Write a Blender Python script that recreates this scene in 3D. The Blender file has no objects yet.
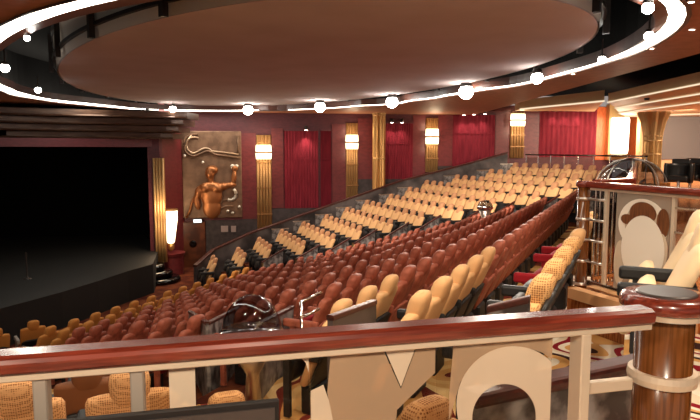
import bpy, bmesh, math, random
from mathutils import Vector, Matrix
random.seed(7)
C = bpy.context.scene.collection
PI = math.pi
# ------------------------------------------------------------------ camera
F = 606.0; HOR = 149.0; EYE = 1.6
PITCH = math.atan((210 - HOR) / F); CP, SP = math.cos(PITCH), math.sin(PITCH)
cd = bpy.data.cameras.new('camera'); cam = bpy.data.objects.new('camera', cd); C.objects.link(cam)
cam.location = (0, 0, EYE); cam.rotation_euler = (PI/2 - PITCH, 0, 0)
cd.sensor_width = 36; cd.lens = 36 * F / 700; cd.clip_start = .05
bpy.context.scene.camera = cam
def ray(x, y):
    u = (x - 350) / F; v = (210 - y) / F
    return (u, CP + SP * v, -SP + CP * v)
def at_h(x, y, h):                    # point of that sight line h below eye level
    r = ray(x, y); t = -h / r[2]
    return Vector((r[0]*t, r[1]*t, EYE - h))
def at_d(x, y, D):
    r = ray(x, y); t = D / r[1]
    return Vector((r[0]*t, D, EYE + r[2]*t))
# ------------------------------------------------------------------ materials
def lin(c):
    return tuple((v/12.92 if v <= .04045 else ((v+.055)/1.055)**2.4) for v in (k/255 for k in c)) + (1,)
def mat(name, rgb, rough=.6, metal=0, spec=.5, emit=None, es=0, coat=0):
    m = bpy.data.materials.new(name); m.use_nodes = True
    b = m.node_tree.nodes['Principled BSDF']
    b.inputs['Base Color'].default_value = lin(rgb); b.inputs['Roughness'].default_value = rough
    b.inputs['Metallic'].default_value = metal; b.inputs['Specular IOR Level'].default_value = spec
    b.inputs['Coat Weight'].default_value = coat; b.inputs['Coat Roughness'].default_value = .08
    if emit:
        b.inputs['Emission Color'].default_value = lin(emit); b.inputs['Emission Strength'].default_value = es
    return m
def noisy(m, rgb2, scale=(1, 1, 1), detail=4, lo=.4, hi=.62, bump=0, nscale=6):
    nt = m.node_tree; n, l = nt.nodes, nt.links; b = n['Principled BSDF']
    tc = n.new('ShaderNodeTexCoord'); mp = n.new('ShaderNodeMapping'); mp.inputs['Scale'].default_value = scale
    nz = n.new('ShaderNodeTexNoise'); nz.inputs['Scale'].default_value = nscale; nz.inputs['Detail'].default_value = detail
    rp = n.new('ShaderNodeValToRGB'); rp.color_ramp.elements[0].position = lo; rp.color_ramp.elements[1].position = hi
    rp.color_ramp.elements[0].color = b.inputs['Base Color'].default_value; rp.color_ramp.elements[1].color = lin(rgb2)
    l.new(tc.outputs['Object'], mp.inputs[0]); l.new(mp.outputs[0], nz.inputs['Vector']); l.new(nz.outputs['Fac'], rp.inputs[0])
    l.new(rp.outputs[0], b.inputs['Base Color'])
    if bump:
        bp = n.new('ShaderNodeBump'); bp.inputs['Strength'].default_value = bump; bp.inputs['Distance'].default_value = .02
        l.new(nz.outputs['Fac'], bp.inputs['Height']); l.new(bp.outputs[0], b.inputs['Normal'])
    return m
def dotted(m, rgb2, scale):            # woven honeycomb upholstery
    nt = m.node_tree; n, l = nt.nodes, nt.links; b = n['Principled BSDF']
    tc = n.new('ShaderNodeTexCoord'); v = n.new('ShaderNodeTexVoronoi'); v.inputs['Scale'].default_value = scale; v.inputs['Randomness'].default_value = .15
    rp = n.new('ShaderNodeValToRGB'); rp.color_ramp.elements[0].position = .28; rp.color_ramp.elements[1].position = .5
    rp.color_ramp.elements[0].color = lin(rgb2); rp.color_ramp.elements[1].color = b.inputs['Base Color'].default_value
    l.new(tc.outputs['Object'], v.inputs['Vector']); l.new(v.outputs['Distance'], rp.inputs[0]); l.new(rp.outputs[0], b.inputs['Base Color'])
    return m
def carpet_mat(name, cols, scale, dist=3.0):
    m = mat(name, cols[0], .95, spec=.1); nt = m.node_tree; n, l = nt.nodes, nt.links; b = n['Principled BSDF']
    tc = n.new('ShaderNodeTexCoord'); w = n.new('ShaderNodeTexNoise'); w.inputs['Scale'].default_value = scale; w.inputs['Detail'].default_value = 0; w.inputs['Distortion'].default_value = .6
    mu = n.new('ShaderNodeMath'); mu.operation = 'MULTIPLY'; mu.inputs[1].default_value = dist
    fr = n.new('ShaderNodeMath'); fr.operation = 'FRACT'; l.new(w.outputs['Fac'], mu.inputs[0]); l.new(mu.outputs[0], fr.inputs[0])
    rp = n.new('ShaderNodeValToRGB'); rp.color_ramp.interpolation = 'CONSTANT'
    e = rp.color_ramp.elements
    while len(e) < len(cols): e.new(.5)
    for i, c in enumerate(cols): e[i].position = i / len(cols); e[i].color = lin(c)
    l.new(tc.outputs['Object'], w.inputs['Vector']); l.new(fr.outputs[0], rp.inputs[0]); l.new(rp.outputs[0], b.inputs['Base Color'])
    return m
def emis(name, rgb, s):
    m = bpy.data.materials.new(name); m.use_nodes = True; nt = m.node_tree; nt.nodes.clear()
    e = nt.nodes.new('ShaderNodeEmission'); e.inputs[0].default_value = lin(rgb); e.inputs[1].default_value = s
    o = nt.nodes.new('ShaderNodeOutputMaterial'); nt.links.new(e.outputs[0], o.inputs[0]); return m
def glassy(name, tint, fac, diff=None, rough=.03):
    # clear pane: transparent with a fresnel sheen; diff: share of etched (diffuse) film
    m = bpy.data.materials.new(name); m.use_nodes = True; nt = m.node_tree; nt.nodes.clear(); n, l = nt.nodes, nt.links
    t = n.new('ShaderNodeBsdfTransparent'); t.inputs[0].default_value = lin(tint)
    o = n.new('ShaderNodeOutputMaterial'); mx = n.new('ShaderNodeMixShader')
    if diff:
        d = n.new('ShaderNodeBsdfDiffuse'); d.inputs[0].default_value = lin(diff)
        mx.inputs[0].default_value = fac; l.new(t.outputs[0], mx.inputs[1]); l.new(d.outputs[0], mx.inputs[2])
    else:
        g = n.new('ShaderNodeBsdfGlossy'); g.inputs['Roughness'].default_value = rough
        fr = n.new('ShaderNodeFresnel'); fr.inputs[0].default_value = fac
        ge = n.new('ShaderNodeNewGeometry'); sb = n.new('ShaderNodeMath'); sb.operation = 'SUBTRACT'; sb.inputs[0].default_value = 1; mm = n.new('ShaderNodeMath'); mm.operation = 'MULTIPLY'
        l.new(ge.outputs['Backfacing'], sb.inputs[1]); l.new(sb.outputs[0], mm.inputs[0]); l.new(fr.outputs[0], mm.inputs[1]); l.new(mm.outputs[0], mx.inputs[0]); l.new(t.outputs[0], mx.inputs[1]); l.new(g.outputs[0], mx.inputs[2])
    l.new(mx.outputs[0], o.inputs[0]); return m
M = dict(
    brushed=mat('brushed_steel', (184, 170, 156), .45, .45),    darkframe=mat('dark_frame', (26, 20, 18), .55),    tanp2=dotted(mat('honeycomb_upholstery', (216, 164, 112), .75, spec=.2), (140, 88, 48), 85),
    rail=noisy(mat('polished_mahogany', (132, 54, 38), .25, coat=.4), (100, 36, 24), (1.2, 14, 14), nscale=5),
    capwood=noisy(mat('cap_wood', (78, 32, 22), .4), (58, 22, 14), (2, 12, 12)),
    postwood=noisy(mat('post_veneer', (122, 72, 34), .25, coat=.5), (96, 54, 22), (14, 14, .6)),
    steel=mat('satin_steel', (205, 195, 185), .35, 1), chrome=mat('chrome', (235, 232, 228), .12, 1),
    cream=mat('cream_metal', (226, 205, 180), .4, .35), darkcap=mat('dark_cap_disc', (95, 88, 85), .35, .6),
    glass=glassy('clear_glass', (242, 240, 236), 1.25), dome=glassy('dome_glass', (186, 186, 190), 1.5),
    frost=glassy('frosted_film', (255, 250, 245), .56, (234, 214, 190)), frost3=glassy('greyed_film', (245, 235, 225), .62, (176, 160, 144)), frost2=glassy('thin_frosted_film', (250, 235, 220), .40, (208, 180, 150)),
    maroon=noisy(mat('maroon_wall', (88, 32, 40), .55), (76, 26, 34), (1, 1, 3)),
    redwall=noisy(mat('red_lacquer_wall', (106, 36, 38), .45), (92, 28, 30), (1, 1, 2)),
    orange=noisy(mat('orange_wood', (196, 100, 52), .4), (170, 76, 38), (8, 8, 1)),
    dado=noisy(mat('dark_dado', (62, 50, 50), .6), (44, 34, 34)), marble=noisy(mat('grey_swirl_panel', (150, 142, 138), .4), (62, 54, 52), (3, 3, 3), nscale=2.5),
    marble2=noisy(mat('dark_swirl_panel', (96, 86, 84), .4), (48, 42, 42), (1, 1, 1), nscale=1.6),
    curtain=noisy(mat('red_curtain_cloth', (120, 30, 43), .8, spec=.2), (104, 22, 35), (2, 2, .3)),
    gold=mat('gilded_metal', (188, 142, 86), .35, .7), goldlight=mat('pale_gold', (204, 164, 110), .4, .5), bronze=noisy(mat('bronze_relief', (132, 102, 80), .45, .4), (104, 78, 60), nscale=3, bump=.3),
    bronzelight=mat('pale_bronze', (186, 158, 132), .35, .6), pilgold=mat('dull_gold', (150, 108, 64), .42, .5), pilflute=mat('dull_gold_flute', (172, 130, 82), .45, .4), copper=mat('copper_figure', (168, 108, 66), .38, .7), silverish=mat('silver_inlay', (215, 205, 190), .3, .7),
    darkbronze=noisy(mat('dark_bronze_ledge', (88, 64, 50), .35, .3), (66, 44, 34), (.4, .4, 4)),
    black=mat('stage_black', (6, 6, 6), .8, spec=.1), blackgloss=mat('gloss_black', (10, 10, 11), .12), stagefloor=mat('stage_floor', (5, 5, 5), .7),
    void=mat('void_black', (3, 2, 2), .9, spec=.05), drum=mat('drum_brown', (78, 42, 30), .4), ceil=noisy(mat('ceiling_russet', (184, 124, 94), .55), (172, 114, 84)),
    disc=noisy(mat('disc_cloth', (206, 190, 188), .9, spec=.1), (200, 183, 180), nscale=1), rim=mat('disc_rim_white', (215, 205, 192), .5), rimdark=mat('rim_frame_dark', (34, 24, 20), .5),
    soffit=mat('cream_soffit', (216, 182, 140), .6), screen=mat('grey_screen', (112, 102, 98), .7), peach=mat('peach_wall', (226, 172, 122), .6),
    parquet=noisy(mat('parquet', (178, 108, 58), .22), (134, 70, 34), (3, 12, 1)), housefloor=noisy(mat('house_carpet', (78, 34, 26), .95, spec=.1), (110, 58, 34), nscale=3),
    carpet=carpet_mat('swirl_carpet', [(232, 214, 186), (140, 30, 40), (236, 222, 200), (214, 160, 96), (60, 34, 30), (240, 228, 208)], 1.1, 4),
    carpet2=carpet_mat('tan_swirl_carpet', [(214, 172, 112), (196, 144, 84), (116, 46, 34), (226, 190, 134), (206, 158, 98)], 1.0, 3.5),
    tanhead=mat('tan_headrest', (186, 134, 96), .75, spec=.25), tan=mat('tan_upholstery', (212, 164, 114), .75, spec=.25), tanp=dotted(mat('tan_honeycomb_upholstery', (226, 176, 118), .75, spec=.2), (150, 96, 52), 75),
    russet=noisy(mat('russet_upholstery', (170, 92, 68), .6, spec=.45), (142, 70, 50), nscale=12), unlit_brown=mat('unlit_brown_upholstery', (120, 72, 40), .75),  # brown upholstery darkened to stand in for seats out of the light
    ochre=mat('ochre_upholstery', (196, 132, 66), .75, spec=.25), red=mat('red_cushion', (134, 18, 28), .8, spec=.2), blackcloth=mat('black_cushion', (16, 15, 17), .55),
    grey=mat('grey_seat_side', (150, 142, 134), .5), leather=mat('black_leather', (22, 20, 19), .35), cream_seat=mat('cream_upholstery', (238, 210, 170), .7, spec=.25),
    cove=emis('cove_lamp', (255, 246, 228), 8), lamp=emis('lamp_lens', (255, 250, 240), 30), sconce=emis('sconce_glow', (255, 232, 190), 3), small=emis('small_lamp', (255, 225, 205), 9), lantern=emis('lantern_glow', (255, 240, 214), 3.2), exit=emis('exit_lit', (220, 240, 235), 1.6), thin=emis('cove_line', (255, 232, 196), .7),
    paper=mat('white_paper', (150, 130, 124), .7), housing=mat('lamp_housing', (40, 34, 32), .4))
# ------------------------------------------------------------------ mesh helpers
def obj(name, bm, m, parent=None, smooth=False, loc=None):
    me = bpy.data.meshes.new(name); bm.normal_update(); bm.to_mesh(me); bm.free()
    if m is not None: me.materials.append(M[m] if isinstance(m, str) else m)
    if smooth:
        for p in me.polygons: p.use_smooth = True
    o = bpy.data.objects.new(name, me); C.objects.link(o)
    if parent: o.parent = parent
    if loc is not None: o.location = loc
    return o
def tag(o, label, cat, group=None, kind=None):
    o['label'] = label; o['category'] = cat
    if group: o['group'] = group
    if kind: o['kind'] = kind
    return o
def thing(name, label, cat, loc=(0, 0, 0), rz=0, group=None):
    o = bpy.data.objects.new(name, None); C.objects.link(o); o.location = loc; o.rotation_euler = (0, 0, rz); o.empty_display_size = .2
    return tag(o, label, cat, group)
def struct(name, bm, m):
    o = obj(name, bm, m); o['kind'] = 'structure'; return o
def box(bm, c, s, rz=0, mtx=None):
    m = Matrix.Translation(c) @ Matrix.Rotation(rz, 4, 'Z') @ Matrix.Diagonal((s[0], s[1], s[2], 1))
    if mtx: m = mtx @ m
    return bmesh.ops.create_cube(bm, size=1, matrix=m)
def bev(bm, w, seg=2):
    bmesh.ops.bevel(bm, geom=list(bm.edges), offset=w, segments=seg, affect='EDGES', profile=.5, clamp_overlap=True); return bm
def bx(c, s, rz=0, b=0, seg=2):
    bm = bmesh.new(); box(bm, c, s, rz)
    return bev(bm, b, seg) if b else bm
def prism(bm, pts, z0, z1):
    n = len(pts); a = sum(pts[i][0]*pts[(i+1) % n][1] - pts[(i+1) % n][0]*pts[i][1] for i in range(n))
    if a < 0: pts = pts[::-1]
    f = (lambda z, i: z[i]) if isinstance(z1, (list, tuple)) else (lambda z, i: z)
    lo = [bm.verts.new((p[0], p[1], z0)) for p in pts]; hi = [bm.verts.new((p[0], p[1], f(z1, i))) for i, p in enumerate(pts)]
    bm.faces.new(hi); bm.faces.new(lo[::-1])
    for i in range(n): bm.faces.new((lo[i], lo[(i+1) % n], hi[(i+1) % n], hi[i]))
    return bm
def loft(bm, rings, cap=True):
    R = [[bm.verts.new(p) for p in r] for r in rings]; n = len(rings[0])
    for a, b in zip(R, R[1:]):
        for i in range(n): bm.faces.new((a[i], a[(i+1) % n], b[(i+1) % n], b[i]))
    if cap: bm.faces.new(R[0][::-1]); bm.faces.new(R[-1])
    return bm
def lathe(bm, prof, c=(0, 0), n=24):
    rings = [[(c[0] + r*math.cos(2*PI*i/n), c[1] + r*math.sin(2*PI*i/n), z) for i in range(n)] for r, z in prof]
    return loft(bm, rings)
def tube(bm, pts, r, n=8):
    pts = [Vector(p) for p in pts]; rings = []
    for i, p in enumerate(pts):
        d = (pts[min(i+1, len(pts)-1)] - pts[max(i-1, 0)]).normalized()
        a = d.cross(Vector((0, 0, 1)));
        if a.length < 1e-3: a = d.cross(Vector((1, 0, 0)))
        a.normalize(); b = a.cross(d)
        rings.append([p + r*(math.cos(2*PI*k/n)*a + math.sin(2*PI*k/n)*b) for k in range(n)])
    return loft(bm, rings)
def sweep(bm, p0, p1, prof):           # profile (across, up) swept from p0 to p1
    p0, p1 = Vector(p0), Vector(p1); d = (p1 - p0).normalized(); q = Vector((d.y, -d.x, 0)).normalized()
    return loft(bm, [[p + q*a + Vector((0, 0, z)) for a, z in prof] for p in (p0, p1)])
def rrect(hw, hh, r, n=4):
    out = []
    for cx, cy, a0 in ((hw-r, hh-r, 0), (-hw+r, hh-r, 90), (-hw+r, -hh+r, 180), (hw-r, -hh+r, 270)):
        for k in range(n+1):
            a = math.radians(a0 + 90*k/n); out.append((cx + r*math.cos(a), cy + r*math.sin(a)))
    return out
def copy_tree(o, parent=None):
    c = o.copy(); C.objects.link(c)
    if parent: c.parent = parent
    for ch in list(o.children): copy_tree(ch, c)
    return c
ONES = 'zeroth first second third fourth fifth sixth seventh eighth ninth tenth eleventh twelfth thirteenth fourteenth fifteenth sixteenth seventeenth eighteenth nineteenth twentieth'.split()
def ordn(i):
    return ONES[i] if i <= 20 else 'twenty-' + ONES[i-20] if i < 30 else 'thirtieth' if i == 30 else 'thirty-' + ONES[i-30]
# ------------------------------------------------------------------ theatre seat
def sq(cx, hy, ht, z, n=14):
    out = []
    for i in range(n):
        a = 2*PI*i/n; c, s = math.cos(a), math.sin(a)
        out.append((cx + ht*math.copysign(abs(c)**.6, c), hy*math.copysign(abs(s)**.6, s), z))
    return out
def rec(z): return .14 - .44*(min(z, .86) - .35) - .30*max(0, z - .86)
def back_bm():
    bm = bmesh.new()
    prof = [(.26, .17, .03), (.29, .21, .05), (.45, .23, .06), (.7, .24, .06), (.83, .24, .058), (.862, .225, .05), (.875, .18, .03)]
    return loft(bm, [sq(rec(z), w, t, z) for z, w, t in prof])
def head_bm():
    bm = bmesh.new()
    prof = [(.78, .09, .04), (.81, .105, .06), (.88, .108, .07), (.95, .112, .07), (.99, .105, .062), (1.015, .08, .045), (1.025, .04, .02)]
    return loft(bm, [sq(rec(z), w, t, z) for z, w, t in prof])
def shell_bm(top=.62):                        # dark moulded rear shell, clear of the upholstery
    bm = bmesh.new(); return loft(bm, [sq(rec(z) - .072, w, .018, z) for z, w in ((.22, .16), (.26, .2), (top-.14, .235), (top-.04, .22), (top, .14))])
def cushion_bm():                      # tipped-up seat
    bm = bmesh.new(); return loft(bm, [sq(.33 - .42*(z-.3), w, t, z) for z, w, t in [(.27, .16, .03), (.30, .2, .055), (.45, .215, .065), (.58, .2, .05), (.61, .16, .03)]])
def arm_bm():
    bm = bmesh.new(); box(bm, (.17, .275, .585), (.44, .065, .09)); bev(bm, .02); box(bm, (.27, .275, .29), (.06, .04, .54)); return bm
def ped_bm():
    bm = bmesh.new(); box(bm, (.14, 0, .13), (.16, .3, .26)); return bev(bm, .02, 1)
def make_seat(fab, cush, arm, name, cat):
    t = bpy.data.objects.new(name, None); C.objects.link(t); t['category'] = cat
    obj('backrest', back_bm(), fab, t, True); obj('headrest', head_bm(), 'tanhead' if fab == 'tan' and name == 'balcony_seat' else fab, t, True)
    obj('seat_cushion', cushion_bm(), cush, t, True); obj('armrest', arm_bm(), arm, t); obj('pedestal', ped_bm(), 'blackcloth', t); obj('rear_shell', shell_bm(.9 if fab == 'tanp' else .6), 'blackcloth' if fab != 'russet' else 'russet', t, True)
    return t
PROTO = {}
def seat(kind, loc, facing, label, group):
    spec = {'fartan': ('tan', 'blackcloth', 'blackcloth', 'balcony_seat'), 'tan': ('tan', 'blackcloth', 'blackcloth', 'theatre_seat'), 'tanp': ('tanp', 'blackcloth', 'blackcloth', 'theatre_seat'), 'russet': ('russet', 'red', 'russet', 'auditorium_seat'), 'honey': ('tanp2', 'blackcloth', 'blackcloth', 'theatre_seat'), 'unlit_brown': ('unlit_brown', 'blackcloth', 'blackcloth', 'theatre_seat'),
            'ochre': ('ochre', 'red', 'grey', 'stalls_seat'), 'cream': ('cream_seat', 'cream_seat', 'blackcloth', 'theatre_seat'), 'tanred': ('tan', 'red', 'red', 'theatre_seat')}[kind]
    if kind not in PROTO: o = PROTO[kind] = make_seat(*spec, 'seat')
    else: o = copy_tree(PROTO[kind])
    f_ = Vector((facing[0], facing[1])).normalized()*.10          # rows are set out by their headrests
    o.location = (loc[0] + f_.x, loc[1] + f_.y, loc[2]); o.rotation_euler = (0, 0, math.atan2(facing[1], facing[0]) + random.uniform(-.02, .02))
    tag(o, label, 'seat', group); return o
HT = 1.025
# ------------------------------------------------------------------ far bank of seats
FE = Vector((.342, -.94)); FN = Vector((-.94, -.342)); SP_ROW = .82; DH = .232; PITCHW = .555
def hrow(n): return 3.5 - DH*n
far_rows = {0: (211, 2), 1: (236.5, 3), 2: (258, 4), 3: (281, 6), 4: (303, 7), 5: (326, 7), 6: (347, 8), 7: (367, 9), 8: (391, 10), 9: (409.7, 11), 10: (426.7, 13), 11: (457, 13), 12: (491, 12), 13: (515, 9)}
far_floor = bmesh.new(); far_ends = {}; far_starts = {}
for n, (px, cnt) in far_rows.items():
    c = 4.97 + SP_ROW*(n - 3); u = (px - 350)/F
    D = c/(.94*u + .342); S = Vector((u*D, D)); z = EYE - hrow(n) - HT
    far_starts[n] = S; far_ends[n] = S + FE*PITCHW*(cnt - 1)
    for i in range(cnt):
        p = S + FE*PITCHW*i
        seat('fartan', (p.x, p.y, z), FN, f'tan theatre seat, {ordn(i+1)} from the wall in the {ordn(n+1)} far-bank row from the stage', 'tan seats of the far bank')
    a = S - FE*2.2; b = far_ends[n] + FE*1.1
    prism(far_floor, [tuple(a + FN*.42), tuple(b + FN*.42), tuple(b - FN*.41), tuple(a - FN*.41)], -3.4, z)
struct('floor_far', far_floor, 'housefloor')
# partitions at the aisle end of each far row: swirl panel under a sloping wood cap
k = 0
for n in range(2, 14):
    e = far_ends[n] + FE*.5; z = EYE - hrow(n) - HT; k += 1
    t = thing('aisle_partition', f'grey panel with sloping wood cap ending the {ordn(n+1)} far-bank row from the stage', 'partition', (e.x, e.y, z), math.atan2(-FN.y, -FN.x), 'partitions along the far aisle')
    bm = bmesh.new()
    v = [bm.verts.new((x, y, zz)) for y in (-.02, .02) for x, zz in ((-.3, 0), (.32, 0), (.32, .88), (-.3, .56))]
    for f in ((0, 1, 2, 3), (7, 6, 5, 4), (0, 4, 5, 1), (1, 5, 6, 2), (2, 6, 7, 3), (3, 7, 4, 0)): bm.faces.new([v[i] for i in f])
    obj('panel', bm, 'marble', t)
    bm = bmesh.new(); sweep(bm, (-.36, 0, .54), (.4, 0, .94), rrect(.035, .025, .012, 2)); obj('cap', bm, 'capwood', t)
for n in range(3, 14):
    e = far_starts[n] - FE*.62; z = EYE - hrow(n) - HT
    t = thing('row_end_screen', f'small grey swirl panel at the wall end of the {ordn(n+1)} far-bank row from the stage', 'panel', (e.x, e.y, z), math.atan2(-FN.y, -FN.x), 'swirl panels at the wall ends')
    obj('panel', bx((.1, 0, .48), (.62, .025, .92), b=.006, seg=1), 'marble', t); obj('top_trim', bx((.1, 0, .955), (.64, .04, .03)), 'steel', t)
# low parapet behind the far rows, stepping up with them
pts = [(195, 266, 19.9), (213, 250, 20.9), (250, 233, 21.6), (282, 222, 22.2), (333, 204, 22.9), (400, 181, 23.6), (455, 167, 24.0), (507, 153, 24.3)]
t = thing('side_parapet', 'dark low parapet with wood cap climbing behind the tan seats along the wall', 'parapet')
W = [at_d(*p) for p in pts]
for i, (a, b) in enumerate(zip(W, W[1:])):
    bm = bmesh.new(); d = Vector((b.x-a.x, b.y-a.y)).normalized(); q = Vector((-d.y, d.x))*.06
    lo = [(a.x, a.y), (b.x, b.y)]
    prism(bm, [(a.x-q.x, a.y-q.y), (b.x-q.x, b.y-q.y), (b.x+q.x, b.y+q.y), (a.x+q.x, a.y+q.y)], -3, [0, 0, 0, 0])
    for v in bm.verts:
        if v.co.z > -1: v.co.z = (a.z if (Vector((v.co.x-a.x, v.co.y-a.y)).length < .1) else b.z) - .03
    obj('parapet_panel', bm, 'marble2', t)
    bm = bmesh.new(); sweep(bm, a, b, rrect(.08, .035, .02, 2)); obj('cap', bm, 'capwood', t)
# ------------------------------------------------------------------ central bank
NU = Vector((.43, .903)); NN = Vector((-.903, .43))
near_floor = bmesh.new(); near_upper = bmesh.new(); near_aisle = bmesh.new(); cen_rows = {}
A0 = Vector((.51, 4.4)); B = Vector((-.66, .75))
E0 = Vector((6.0, 15.9)); EB = Vector((-.957, .24))
def isect(p, d, q, e):
    k = d.x*e.y - d.y*e.x; w = q - p; return p + d*((w.x*e.y - w.y*e.x)/k)
NK = 12
AVOID = [(at_h(252, 326, 1.74).xy, .5), (at_h(207, 323, 2.0).xy, .45), (at_h(222, 316, 2.1).xy, .4), (at_h(272, 318, 1.8).xy, .4), (at_d(485, 207, 15.6).xy, .35)]
for k in range(1, NK+1):
    h = min(1.04 + DH*(k-1), 3.5); z = EYE - h - HT
    S = A0 + B*((k-1)*SP_ROW/NN.dot(B)); Eend = isect(S, NU, E0, EB)
    L = (Eend - S).length; cnt = int(L/PITCHW) + 1; cen_rows[k] = (S, S + NU*PITCHW*(cnt-1), z); put = 0
    for i in range(cnt):
        p = S + NU*PITCHW*i
        x = 350 + F*p.x/p.y
        if x < -15 or any((p + NN*.15 - q).length < r for q, r in AVOID): continue
        put += 1
        kind = 'tan' if (k == 1 and i < 5) or (k == 2 and i < 3) else 'ochre' if k >= 12 or (k == 11 and i < 6) else 'russet'
        col = {'tan': 'tan', 'ochre': 'ochre', 'russet': 'russet'}[kind]
        rw = f'{ordn(k)} central row from the back' if k <= 7 else f'{ordn(NK+1-k)} central row from the stage'
        seat(kind, (p.x, p.y, z), NN, f'{col} theatre seat, {ordn(put)} from the near end in the {rw}', f'{col} seats of the central bank')
    a = S - NU*2.6; b = S - NU*.4
    prism(near_aisle, [tuple(a + NN*.42), tuple(b + NN*.42), tuple(b - NN*.41), tuple(a - NN*.41)], -3.4, z+.004)
    a = S - NU*.4; b = Eend + NU*1.6
    prism(near_floor if k > 3 else near_upper, [tuple(a + NN*.42), tuple(b + NN*.42), tuple(b - NN*.41), tuple(a - NN*.41)], -3.4, z)
struct('floor_central', near_floor, 'housefloor'); struct('floor_upper', near_upper, 'carpet2'); struct('floor_aisle', near_aisle, 'carpet2')
# row on the rail side, and the armchair row above it
r0 = bmesh.new(); S0 = Vector((1.1, 3.46)); z0 = EYE - .72 - HT
for i in (0, 1, 2, 3, 4, 6, 7):
    p = S0 + NU*PITCHW*i
    lab = f'honeycomb-backed tan seat, {ordn(i+1)} in the row beside the tall wooden railing post' if i < 4 else f'tan seat with red cushion, ' + {4: 'fifth in the row, just before the tall wooden railing post', 6: 'first past the tall wooden railing post', 7: 'second past the tall wooden railing post'}[i]
    seat('tanp' if i < 4 else 'tanred', (p.x, p.y, z0), NN, lab, 'row beside the railing post')
a = S0 - NU*3; b = S0 + NU*5.2
prism(r0, [tuple(a + NN*.5), tuple(b + NN*.5), tuple(b - NN*.45), tuple(a - NN*.45)], -3.4, z0)
zr = EYE - .42 - HT
a = S0 - NN*.95 - NU*1.6; b = a + NU*3.9
prism(r0, [tuple(a + NN*.5), tuple(b + NN*.5), tuple(b - NN*1.2), tuple(a - NN*1.2)], -3.4, zr)
struct('floor_rail_rows', r0, 'carpet')
for i, s in enumerate((.3, .87)):
    p = Vector((2.08, 3.45)) + NU*s
    seat('cream', (p.x, p.y, zr), NN, f'cream armchair with black arms behind the railing post, {ordn(i+1)} from the post', 'cream armchairs')
# near-side block, seen from behind over the rail
LN = Vector((-.37, .93))
for (x, y, h, kd, lab) in ((-1.24, 3.3, 1.22, 'honey', 'honeycomb tan seat under the handrail between the two steel balusters'), (-1.84, 3.22, 1.25, 'honey', 'honeycomb tan seat under the handrail beyond the end baluster'), (-.76, 3.58, 1.47, 'honey', 'honeycomb tan seat under the handrail behind the frosted strip'), (-2.02, 4.5, 1.62, 'unlit_brown', 'unlit brown seat seen between the two steel balusters'), (-3.05, 5.4, 1.8, 'unlit_brown', 'unlit brown seat top showing over the far end of the handrail'), (-2.45, 5.75, 1.88, 'unlit_brown', 'lower unlit brown seat top just showing over the handrail end'), (.29, 2.3, .97, 'honey', 'honeycomb tan seat under the front handrail below the inverted frosted triangle')):
    seat(kd, (x, y, EYE-h-HT), LN if x < 0 else NN*.4 + LN*.6, lab, 'seats below the handrail')
bm = bmesh.new()
prism(bm, [(-4.5, 2.2), (.35, 3.0), (-.3, 4.2), (-1.2, 5.4), (-4.5, 4.2)], -3.4, EYE - 1.3 - HT)
prism(bm, [(-4.5, 4.2), (-1.2, 5.4), (-1.9, 6.4), (-4.5, 6.0)], -3.4, EYE - 1.62 - HT)
struct('floor_near', bm, 'carpet2')
for i, (x, y) in enumerate(((33, 320), (-4, 328))):
    p = at_h(x, y, 3.5); seat('ochre', (p.x, p.y, EYE-3.5-HT), (-.6, .8), f'dim ochre seat showing over the handrail end, {ordn(i+1)} past the central bank', 'seats round the stage apron')
# ------------------------------------------------------------------ floors
struct('floor', prism(bmesh.new(), [(-24, -6), (16, -6), (16, 27), (-24, 27)], -3.5, EYE - 3.5 - HT), 'housefloor')
bm = bmesh.new(); prism(bm, [(-6, -6), (3.4, -6), (3.4, 2.9), (1.6, 2.35), (-1.3, 1.68), (-6, .6)], -3.4, 0.0); struct('floor_walkway', bm, 'carpet')
PZ = .24; P0 = Vector((2.285, 5.9))
bm = bmesh.new()
prism(bm, [tuple(P0 + Vector((-.12, .02))), tuple(P0 + NU*.5 - NN*.3), tuple(P0 + NU*9.4 - NN*.3), (8.0, 18.4), (7.0, 22.6), (7.0, 25), (24, 25), (24, -2), (3.9, -2), (3.4, 3.1)], -3.4, PZ); struct('floor_promenade', bm, 'parquet')
# ------------------------------------------------------------------ far wall
WA, WB = Vector((-7.15, 22.9)), Vector((11.6, 26.0)); WD = (WB - WA).normalized(); WQ = Vector((WD.y, -WD.x))   # WQ faces the house
WROT = math.atan2(WD.y, WD.x)
def on_wall(px, y, off=0.0):           # point of that sight line on the wall, off in front
    u = (px - 350)/F; p = isect(Vector((0, 0)), Vector((u, 1)), WA + WQ*off, WD); q = at_d(px, y, p.y); return q
def wall_span(x0, x1, y0, y1, off):    # (centre, width, z0, z1) of an upright rectangle on the wall
    a = on_wall(x0, y0, off); b = on_wall(x1, y0, off); zc = on_wall((x0+x1)/2, y0, off).z; zb = on_wall((x0+x1)/2, y1, off).z
    return (a + b)/2, (b - a).xy.length, zb, zc
def wall_box(x0, x1, y0, y1, off, th):
    c, w, za, zb = wall_span(x0, x1, y0, y1, off); p = c.xy - WQ*(th/2)
    return (p.x, p.y, (za+zb)/2), (w, th, zb-za)
def wslab(x0, x1, y0, y1, off, th): c, s = wall_box(x0, x1, y0, y1, off, th); return bx(c, s, WROT)
RH = 1.38; RK = RH/1.7; CZ = EYE + RH
bm = bmesh.new(); a = WA + WD*.05; b = WA + WD*18.6
prism(bm, [tuple(a), tuple(b), tuple(b - WQ*.3), tuple(a - WQ*.3)], -3.4, CZ+.4); struct('wall_far', bm, 'maroon')
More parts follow.
